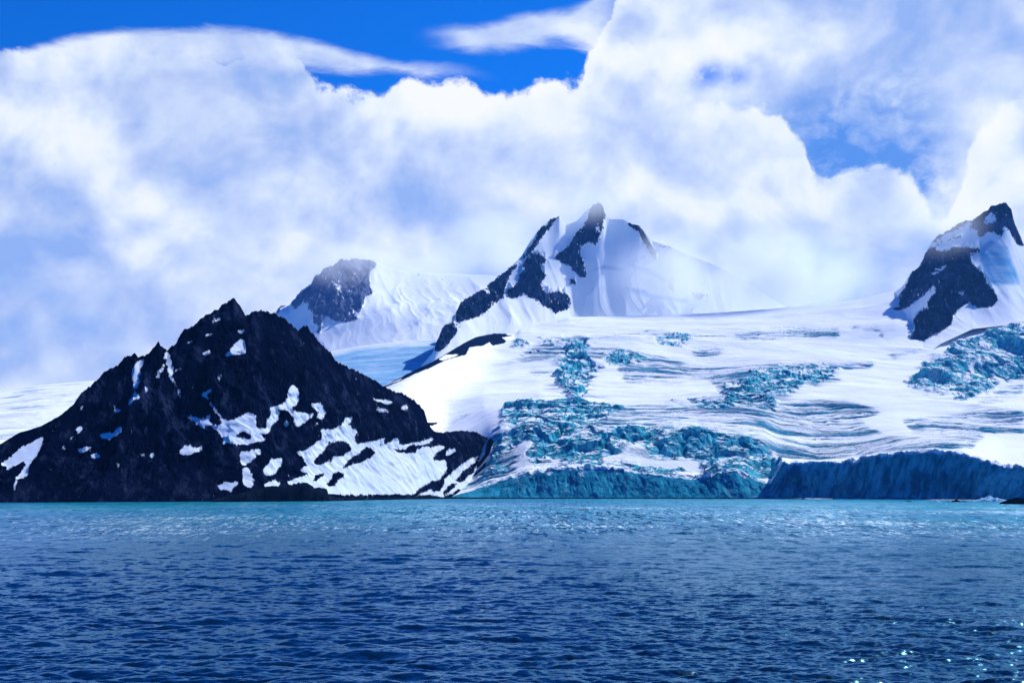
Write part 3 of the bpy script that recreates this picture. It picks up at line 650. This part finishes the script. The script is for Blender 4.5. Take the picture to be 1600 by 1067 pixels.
def build_sea():
    py = np.concatenate([np.linspace(1090, 800, 760), np.linspace(800, 776, 90)[1:]])
    Yv = F * ZC / (py - YH)
    Yv = np.concatenate([[-3000, -600, -80, 0, 35, 60], Yv, [2700, 3600, 5200, 8000, 10800]])
    core = np.linspace(-260, 1860, 1180)
    ye = np.maximum(Yv, 60)[:, None]
    Xc = (core[None, :] - 800) / F * ye
    outs = np.array([9800, 5000, 2200, 700, 160, 40.])
    Xl = Xc[:, :1] - outs[None, :]; Xr = Xc[:, -1:] + outs[None, ::-1]
    X = np.clip(np.concatenate([Xl, Xc, Xr], 1), -11500, 11500)
    Y = np.repeat(Yv[:, None], X.shape[1], 1)
    Z = np.zeros_like(X); DX = np.zeros_like(X); DY = np.zeros_like(X)
    for (n, L, lo, hi, wind, spread, sl, seed, ang, fade) in [(512, 173., 1.2, 14., R(80), 4, .15, 1, .2, 1500), (512, 61., .35, 5., R(97), 3, .25, 2, -.35, 800), (512, 23.7, .12, 1.6, R(75), 2, .24, 3, .6, 350)]:
        z, dx, dy = wave_tile(n, L, lo, hi, wind - ang, spread, sl, seed)
        u = X * math.cos(ang) + Y * math.sin(ang); v = -X * math.sin(ang) + Y * math.cos(ang)
        w = np.exp(-np.clip(Y, 0, None) / fade)
        gustn = .75 + .6 * np.clip(fbm(X / 70, Y / 120, 3, 700 + seed) + .3, 0, 1)
        Z += w * gustn * tile_at(z, L, u, v)
        a = tile_at(dx, L, u, v); b = tile_at(dy, L, u, v)
        DX += w * (a * math.cos(ang) - b * math.sin(ang)) * .7; DY += w * (a * math.sin(ang) + b * math.cos(ang)) * .7
    inner = (np.abs(Yv)[:, None] < 2600) & (Yv[:, None] > 60)
    X = X + DX * inner; Y = Y + DY * inner; Z = Z * inner
    o = grid_mesh('sea', X, Y, Z, mat_sea())
    return tag(o, 'choppy deep blue sea filling the foreground below the headland and glacier', 'sea', 'structure')
build_sea()

# ------------------------------------------------------------------ shore, rocks, stranded ice
def strip(name, label, cat, top, ys, depth, mat, seed, snow=0.0, x0=None, x1=None, n=500, amp=1.0, extra=None):
    px = np.linspace(top[0][0], top[-1][0], n); tp = line(top, px); y0 = line(ys, px)
    T = np.array([0, .04, .12, .2, .3, .42, .55, .7, .85, 1.0, 1.25])[:, None]
    Y = y0 + depth * T
    zt = (YH - tp) / F * (y0 + depth * .5) + ZC
    Z = zt * np.sin(np.clip(T * 2, 0, 1) * math.pi / 2) ** .6 * (1 - .1 * np.clip(T - .5, 0, 1))
    X = (px - 800) / F * (y0 + 0 * T)
    Z = Z + amp * np.clip(zt / 6, .1, 1) * (T > 0) * 1.4 * fbm(X / 5, Y / 4, 4, seed)
    Y = Y + amp * 2.5 * fbm(X / 9, Z / 4, 3, seed + 1) * (T > 0)
    Z = np.where(T <= 0, -2, np.where(T > 1.2, -2, Z))
    o = grid_mesh(name, X, Y, Z, mat, {'snow': np.full(X.shape, snow) if np.isscalar(snow) else line(snow, px)[None, :] + .25 * fbm(X / 12, Y / 12, 3, seed + 3), 'ice': 0 * X})
    return tag(o, label, cat, 'structure')
M_ledge = mat_rock_snow('wet shore rock', (.003, .007, .017), (.006, .012, .026), (.013, .022, .035), 2.0)
strip('rock_ledge', 'low dark greenish rock ledge at the foot of the headland beside the snow apron', 'rock ledge', [(330,779),(352,775),(372,771),(385,766),(400,762),(420,759),(446,760),(462,757),(472,753),(480,757),(486,763),(494,761),(504,763),(507,772),(512,777)], [(330,1395),(512,1500)], 34, M_ledge, 811)
strip('beach', 'thin dark beach under the snow apron and the ice cliff', 'beach', [(505,777),(600,776.6),(700,776.6),(800,777.2),(930,777.2),(1100,777.4),(1240,778),(1300,778.6),(1420,779.6),(1480,780),(1560,781),(1860,782)], [(505,1490),(690,1880),(1000,1950),(1300,1840),(1450,1680),(1600,1530),(1700,1480),(1860,1420)], 45, M_ledge, 821, snow=[(505,.1),(1230,.1),(1262,.55),(1400,.6),(1700,.55)], amp=.35)

def lump(name, px, py, w, h, Y, mat, seed, label, cat, group, pointy=.5, sharp=.35, dy=None):
    """a weathered block: a dense ball pushed in by noise, standing on its own spot"""
    r = np.random.default_rng(seed)
    nu, nv = 40, 22
    u = np.linspace(0, 2 * math.pi, nu + 1); v = np.linspace(0, 1, nv)[:, None]
    rad = np.cos(v * math.pi / 2) ** (.6 + pointy)
    a, b = r.uniform(-50, 50, 2)
    cu, su = np.cos(u), np.sin(u)
    k = 1 + sharp * (ridged(1.6 * cu + a + 0 * v, 1.6 * su + b + 2.2 * v, 4, seed) - .45) * 1.8 + sharp * .5 * fbm(4 * cu + a + 0 * v, 4 * su + b + 4 * v, 3, seed + 1)
    X = w / 2 * rad * k * cu; Yy = (dy or w * .4) * rad * k * su
    Z = h * v * (1 + .25 * sharp * fbm(2 * cu + a + 0 * v, 2 * su + b + 3 * v, 3, seed + 2)) - .5 + 0 * u
    Z[-1] = Z[-1].mean(); X[-1] = X[-1].mean(); Yy[-1] = Yy[-1].mean()
    Z[0] = -1.0
    o = grid_mesh(name, X, Yy, Z, mat, {'snow': 0 * X, 'ice': 1 + 0 * X, 'teal': 1 + 0 * X, 'dark_tint': 0 * X, 'rock': 0 * X}, smooth=False)
    o.location = ((px - 800) / F * Y, Y, 0); o.rotation_euler.z = 0
    return tag(o, label, cat, None, group)
G1 = 'dark rocks awash along the shore'
lump('sea_rock', 1590, 787, 27, 6.4, 1190, M_ledge, 901, 'largest dark humped rock in the sea, at the right edge below the ice cliff', 'rock', G1, .35, .3)
lump('sea_rock', 1608, 787, 18, 3.0, 1185, M_ledge, 902, 'low dark rock touching the largest humped rock at the right edge', 'rock', G1, .3)
lump('sea_rock', 1494, 784, 9.5, 3.0, 1400, M_ledge, 903, 'second largest dark rock, standing just left of the heap of white ice', 'rock', G1, .35)
lump('sea_rock', 1482, 784, 6, 1.1, 1400, M_ledge, 904, 'flat dark rock on the left flank of the second largest rock', 'rock', G1, .2)
lump('sea_rock', 1506, 784, 8, 1.4, 1400, M_ledge, 905, 'flat dark rock between the second largest rock and the white ice heap', 'rock', G1, .2)
lump('sea_rock', 1420, 783, 7, 1.5, 1480, M_ledge, 906, 'small lone dark rock below the highest part of the ice cliff', 'rock', G1, .3)
for k, (x, w, h) in enumerate([(931, 8, 2.2), (957, 5, 1.3), (1012, 12, 1.6), (1024, 6, 2.0), (1056, 7, 1.5), (1068, 5, 1.1), (1109, 9, 1.4), (1141, 6, 1.2), (1255, 7, 2.0), (1302, 6, 1.3), (878, 6, 1.2), (845, 7, 1.3)]):
    lump('sea_rock', x, 779, w, h, 1900 - max(0, x - 1000) * .35, M_ledge, 920 + k, 'tiny dark rock at the waterline under the ice cliff', 'rock', G1, .3)
G2 = 'chunks of white ice stranded below the cliff'
def mat_chunk():
    m, t = material('brash ice')
    p = t.pos(); n = t.noise(p, .6, 5, .6)
    finish(t, t.mix(t.mr(n, .35, .62), (.25, .62, .78), (.86, .93, .96)), .6, n, 1.0, .6)
    return m
M_chunk = mat_chunk()
CH = [(1546, 15, 7.2, 'tallest white chunk of stranded ice, the peak of the heap by the right edge', .7), (1535, 13, 4.6, 'white ice chunk on the left shoulder of the stranded heap', .5), (1557, 14, 4.6, 'white ice chunk on the right shoulder of the stranded heap', .5),
      (1526, 10, 2.4, 'low white ice chunk at the left foot of the stranded heap', .3), (1568, 12, 2.6, 'low white ice chunk at the right foot of the stranded heap, behind the largest rock', .3), (1464, 7, 2.2, 'small white ice chunk left of the second largest rock', .4), (1592, 12, 2.2, 'low white ice chunk behind the top of the largest dark rock', .3)]
for k, (x, w, h, lab, po) in enumerate(CH):
    lump('ice_chunk', x, 781, w, h, 1490 - k * 6, M_chunk, 950 + k, lab, 'ice chunk', G2, po, .55, 5)

# ------------------------------------------------------------------ sky and light
def build_world():
    w = bpy.data.worlds.new('World'); bpy.context.scene.world = w; w.use_nodes = True
    w.cycles.sampling_method = 'MANUAL'; w.cycles.sample_map_resolution = 256
    t = NT(w.node_tree)
    sky = t.n('ShaderNodeTexSky', sky_type='NISHITA', sun_disc=False, sun_elevation=SUN_EL, sun_rotation=SUN_AZ, altitude=50, air_density=1.0, dust_density=.3, ozone_density=3.0)
    blue = t.mix(1.0, sky.outputs[0], (.012, .42, 1.22), 'MULTIPLY')
    blue = t.vm('SCALE', blue, Scale=.10)
    d = t.n('ShaderNodeTexCoord').outputs['Generated']
    s = t.n('ShaderNodeSeparateXYZ', {0: d})
    az = t.m('ARCTAN2', s.outputs[0], s.outputs[1]); el = t.m('ARCSINE', s.outputs[2])
    P0 = t.n('ShaderNodeCombineXYZ', {0: az, 1: el, 2: 0.0}).outputs[0]
    w1 = t.vm('SCALE', t.vm('SUBTRACT', t.noise(d, 9, 4, .55, col=True), (.5, .5, .5)), Scale=.10)
    w2 = t.vm('SCALE', t.vm('SUBTRACT', t.noise(d, 38, 4, .6, col=True), (.5, .5, .5)), Scale=.022)
    PW = t.vm('ADD', P0, t.vm('ADD', w1, w2))
    def A(px, py): return (math.atan((px - 800) / F), math.atan((YH - py) / math.hypot(F, px - 800)))
    def blob(px, py, rx, ry, rot=0, vec=PW, lo=1.0, hi=0.0):
        a, e = A(px, py)
        mp = t.n('ShaderNodeMapping', {'Vector': vec, 'Location': (a, e, 0), 'Rotation': (0, 0, R(rot)), 'Scale': (rx / F, ry / F, 1)}, vector_type='TEXTURE')
        return t.mr(t.vm('LENGTH', mp.outputs[0]), lo, hi)
    def total(lst):
        acc = None
        for amp, args in lst:
            v = t.m('MULTIPLY', blob(*args), amp)
            acc = v if acc is None else t.m('ADD', acc, v)
        return acc
    def below(pts, soft, vec, rag=0.0):
        """1 under a skyline of cloud tops given as (column, row) of the sky, 0 above it"""
        sp = t.n('ShaderNodeSeparateXYZ', {0: vec})
        fc = t.n('ShaderNodeFloatCurve')
        cu = fc.mapping.curves[0]
        q = sorted((A(x, y)[0] + .5, A(x, y)[1] / .8 + .1) for x, y in pts)
        while len(cu.points) < len(q): cu.points.new(.5, .5)
        for cp, (u, v) in zip(cu.points, q): cp.location = (u, v); cp.handle_type = 'AUTO_CLAMPED'
        fc.mapping.update()
        t.t.links.new(t.m('ADD', sp.outputs[0], .5), fc.inputs[1])
        top = t.m('MULTIPLY', t.m('SUBTRACT', fc.outputs[0], .1), .8)
        df = t.m('SUBTRACT', top, sp.outputs[1])
        if rag: df = t.m('ADD', df, rag)
        return t.mr(df, -soft / F, soft / F), df
    front = t.m('MULTIPLY', t.mr(az, -.95, -.55), t.mr(az, 1.05, .6))
    lowc = t.mr(el, .50, .37)
    mul = lambda a, b: t.m('MULTIPLY', a, b)
    add = lambda *a: a[0] if len(a) == 1 else t.m('ADD', a[0], add(*a[1:]))
    # streaky billows, leaning up to the right
    D2 = t.n('ShaderNodeMapping', {'Vector': P0, 'Rotation': (0, 0, R(-32)), 'Scale': (1.0, 1.75, 1)}).outputs[0]
    n_big = t.noise(D2, 7.5, 5, .48, .55)
    n_mid = t.noise(P0, 19, 6, .50, .6)
    n_fin = t.noise(t.sv(P0, (1, 1.4, 1)), 70, 6, .60, .3)
    puff = t.noise(P0, 42, 5, .58, .2)
    ragc = add(mul(t.m('SUBTRACT', puff, .5), .036), mul(t.m('SUBTRACT', n_mid, .5), .045), mul(t.m('SUBTRACT', n_fin, .5), .007))
    wisp = mul(t.m('SUBTRACT', t.noise(t.sv(P0, (1, 3.5, 1)), 22, 6, .62, .4), .5), .040)
    C1, c1d = below([(-400,120),(-150,90),(0,84),(60,84),(110,80),(160,76),(430,70),(470,96),(492,122),(505,142),(560,142),(610,138),(660,130),(690,138),(740,140),(790,130),(850,131),(900,124),(913,112),(920,92),(932,64),(940,30),(962,-10),(995,-90),(1100,-350),(2000,-350)], 9, P0, ragc)
    L1, _ = below([(-300,130),(-60,110),(20,84),(110,62),(200,50),(300,47),(400,49),(470,62),(540,84),(620,99),(740,111),(790,122)], 9, P0, mul(wisp, .28))
    L1b, _ = below([(-300,160),(300,110),(450,104),(540,108),(620,110),(740,116),(790,120)], 14, P0, mul(wisp, .5))
    len1 = mul(mul(L1, t.m('SUBTRACT', 1.0, L1b)), t.mr(az, A(790, 100)[0], A(640, 100)[0]))
    L2, _ = below([(600,70),(655,52),(700,46),(760,40),(830,25),(900,14),(945,-20)], 9, P0, mul(wisp, .22))
    L2b, _ = below([(600,50),(655,56),(710,72),(760,80),(820,72),(880,62),(905,70),(950,100)], 14, P0, mul(wisp, .45))
    len2 = mul(mul(L2, t.m('SUBTRACT', 1.0, L2b)), mul(t.mr(az, A(640, 50)[0], A(740, 50)[0]), t.mr(az, A(990, 50)[0], A(930, 50)[0])))
    thin = mul(total([(.75, (1105, 118, 45, 30, 20, P0)), (.6, (1150, 122, 34, 26, 0, P0))]), t.mr(n_fin, .35, .6, .35, 1))
    cov = t.m('MAXIMUM', C1, t.m('MAXIMUM', mul(len1, .97), mul(len2, .95)))
    cov = t.m('MAXIMUM', cov, t.mr(el, A(800, 240)[1], A(800, 300)[1]))
    cov = t.m('SUBTRACT', cov, thin, clamp=True)
    cov = mul(cov, mul(front, lowc))
    # light and shade: billows catch the sun where the cloud thins towards it
    def dens(vec):
        wv_ = t.vm('ADD', vec, t.vm('SCALE', t.vm('SUBTRACT', t.noise(vec, 26, 4, .6, col=True), (.5, .5, .5)), Scale=.035))
        v1 = t.n('ShaderNodeTexVoronoi', {'Vector': wv_, 'Scale': 13.0, 'Detail': 1.0, 'Roughness': .5, 'Lacunarity': 2.3}, feature='F1').outputs['Distance']
        return add(t.noise(vec, 8.0, 5, .48, .5), mul(t.noise(vec, 30, 4, .52, .3), .18), mul(v1, -.16))
    rel = t.m('SUBTRACT', dens(P0), dens(t.vm('ADD', P0, (.005, .019, 0))))
    H2, h2d = below([(900,60),(1060,130),(1110,170),(1150,166),(1195,178),(1225,196),(1250,218),(1262,250),(1272,282),(1290,280),(1330,262),(1375,262),(1415,272),(1440,292),(1456,318),(1480,330),(1492,300),(1505,262),(1520,225),(1545,195),(1600,150),(1700,120)], 9, P0, mul(ragc, .9))
    hole = mul(t.m('SUBTRACT', 1.0, H2), total([(1.3, (1345, 225, 255, 165, 8, PW)), (.8, (1475, 290, 60, 110, 0, PW)), (.3, (1500, 60, 110, 110, 0, PW))]))
    rim2 = mul(mul(H2, t.mr(h2d, 75 / F, 0)), mul(t.mr(az, A(1040, 0)[0], A(1120, 0)[0]), 1.0))
    rim1 = mul(mul(C1, t.mr(c1d, 70 / F, 0)), t.mr(az, A(420, 0)[0], A(560, 0)[0]))
    lit = total([(.40, (1150, 250, 200, 130, 0, PW)), (.36, (1385, 330, 170, 75, 0, PW)), (.40, (1570, 250, 120, 190, 0, PW)), (.42, (1000, 90, 260, 120, 8, PW)), (.22, (690, 190, 330, 80, 0, PW)), (.26, (75, 190, 90, 120, 0, PW)), (.30, (150, 370, 110, 60, 15, PW)), (.18, (210, 395, 170, 50, 10, PW)),
                 (.26, (960, 300, 220, 120, 0, PW)), (.20, (330, 80, 420, 45, 0, PW)), (.24, (520, 320, 160, 60, 12, PW)), (.2, (560, 400, 300, 60, 8, PW)), (.25, (450, 110, 70, 40, 0, PW)), (.3, (1190, 60, 160, 60, 0, PW))])
    dark = total([(.42, (40, 500, 200, 190, 0, PW)), (.20, (180, 220, 70, 110, 20, PW)), (.22, (330, 250, 240, 110, 20, PW)), (.22, (690, 320, 110, 80, 0, PW)), (.22, (1270, 420, 150, 60, 10, PW)), (.18, (1330, 110, 240, 70, 0, PW)), (.16, (1010, 380, 150, 90, 0, PW)), (.2, (20, 330, 120, 130, 0, PW)), (.2, (560, 215, 90, 40, 20, PW))])
    n_sw = t.noise(D2, 13, 7, .56, 1.3)
    b = add(.385, mul(t.m('SUBTRACT', n_sw, .5), .62), mul(len2, .26), mul(len1, .10), mul(rel, 2.2), mul(lit, .85), mul(dark, -.62), mul(t.m('SUBTRACT', n_big, .5), .80), mul(t.m('SUBTRACT', n_mid, .5), .55), mul(t.m('SUBTRACT', puff, .5), .2), mul(t.m('SUBTRACT', n_fin, .5), .12), mul(rim2, .22), mul(rim1, .22), mul(hole, -.15))
    ramp = t.n('ShaderNodeValToRGB', {0: b})
    cr = ramp.color_ramp
    cr.elements[0].position = 0.0; cr.elements[0].color = (.30, .45, .83, 1)
    cr.elements[1].position = 1.0; cr.elements[1].color = (.95, .96, 1.0, 1)
    for pos, c in ((.28, (.48, .59, .87, 1)), (.50, (.63, .73, .92, 1)), (.74, (.83, .89, .98, 1))):
        e = cr.elements.new(pos); e.color = c
    hz = mul(hole, t.mr(add(n_mid, mul(t.m('SUBTRACT', n_fin, .5), .5)), .22, .62), )
    low = mul(mul(blob(20, 520, 230, 150, 0, PW), t.mr(n_big, .3, .7)), t.mr(n_sw, .34, .6))
    cl = t.mix(t.m('MULTIPLY', low, .55), ramp.outputs[0], (.19, .39, .84))
    cl = t.mix(t.m('MINIMUM', hz, .92), cl, (.08, .26, .75))
    col = t.mix(cov, blue, cl)
    bg = t.n('ShaderNodeBackground', {0: col, 1: .645})
    o = t.n('ShaderNodeOutputWorld'); t.t.links.new(bg.outputs[0], o.inputs[0])
build_world()

sun = bpy.data.lights.new('sun', 'SUN'); sun.energy = 5.0; sun.angle = R(.5); sun.color = (1, .985, .95)
so = bpy.data.objects.new('sun', sun); C.objects.link(so)
from mathutils import Vector
sd = Vector((math.sin(SUN_AZ) * math.cos(SUN_EL), math.cos(SUN_AZ) * math.cos(SUN_EL), math.sin(SUN_EL)))
so.rotation_euler = sd.to_track_quat('Z', 'Y').to_euler()

# ------------------------------------------------------------------ haze
HAZE = 1.1e-5
if HAZE > 0:
    m, t = material('hazy air')
    v = t.n('ShaderNodeVolumePrincipled', {'Color': (.08, .34, 1, 1), 'Density': HAZE, 'Anisotropy': .3})
    o = t.n('ShaderNodeOutputMaterial'); t.t.links.new(v.outputs[0], o.inputs['Volume'])
    x, y0, y1, z0, z1 = 12000, -3500, 12000, ZMIN[0] - 1, 1850
    me = bpy.data.meshes.new('haze')
    vs = [(a, b, c) for c in (z0, z1) for b in (y0, y1) for a in (-x, x)]
    me.from_pydata(vs, [], [(0, 2, 3, 1), (4, 5, 7, 6), (0, 1, 5, 4), (2, 6, 7, 3), (0, 4, 6, 2), (1, 3, 7, 5)]); me.materials.append(m)
    hz = bpy.data.objects.new('haze', me); C.objects.link(hz)
    hz['kind'] = 'stuff'; hz['label'] = 'pale blue haze in the air before the far peaks'; hz['category'] = 'haze'

# ------------------------------------------------------------------ mist hanging on the peaks
def mist(px, py, rx, ry, Y, dep, dens, seed, label):
    k = Y / F
    me = bpy.data.meshes.new('mist'); import bmesh
    bm = bmesh.new(); bmesh.ops.create_icosphere(bm, subdivisions=3, radius=1.0); bm.to_mesh(me); bm.free()
    m, t = material('mist')
    oc = t.n('ShaderNodeTexCoord').outputs['Object']
    f = t.mr(t.vm('LENGTH', oc), 1.0, .05)
    n = t.noise(t.vm('ADD', t.sv(oc, (rx * k / 420, dep / 420, ry * k / 420)), (seed * 3.1, seed * 1.7, 0)), 1.0, 3, .55)
    d = t.m('MULTIPLY', t.m('MULTIPLY', f, t.mr(n, .30, .70)), dens)
    v = t.n('ShaderNodeVolumePrincipled', {'Color': (.93, .97, 1, 1), 'Density': d, 'Anisotropy': 0.0})
    o_ = t.n('ShaderNodeOutputMaterial'); t.t.links.new(v.outputs[0], o_.inputs['Volume'])
    me.materials.append(m)
    o = bpy.data.objects.new('mist', me); C.objects.link(o)
    o.location = ((px - 800) * k, Y, ZC + (YH - py) * k); o.scale = (rx * k, dep, ry * k)
    tag(o, label, 'mist', 'stuff')
mist(1165, 425, 250, 92, 6330, 300, .0150, 1, 'bank of white mist over the right flank of the pointed peak')
mist(770, 385, 150, 62, 7300, 380, .0075, 2, 'white mist between the far hazy peak and the pointed peak')
mist(915, 322, 75, 42, 6860, 200, .0050, 3, 'wisp of mist round the tip of the pointed peak')
mist(600, 415, 190, 48, 8250, 300, .0060, 5, 'thin mist over the shoulder of the far hazy peak')
mist(1462, 352, 100, 62, 5420, 230, .0035, 4, 'mist drifting past the back of the rock tower')

# ------------------------------------------------------------------ camera
cam = bpy.data.cameras.new('camera'); co = bpy.data.objects.new('camera', cam); C.objects.link(co)
co.location = (0, 0, ZC); co.rotation_euler = (R(90), 0, 0)
cam.sensor_width = 36; cam.lens = 36 * F / 1600; cam.shift_y = (YH - 533.5) / 1600
cam.clip_start = .5; cam.clip_end = 40000
sc = bpy.context.scene
sc.camera = co
sc.view_settings.view_transform = 'Standard'; sc.view_settings.look = 'None'
sc.view_settings.exposure = .70; sc.view_settings.gamma = 1
sc.cycles.use_denoising = True
sc.cycles.max_bounces = 6; sc.cycles.volume_bounces = 3
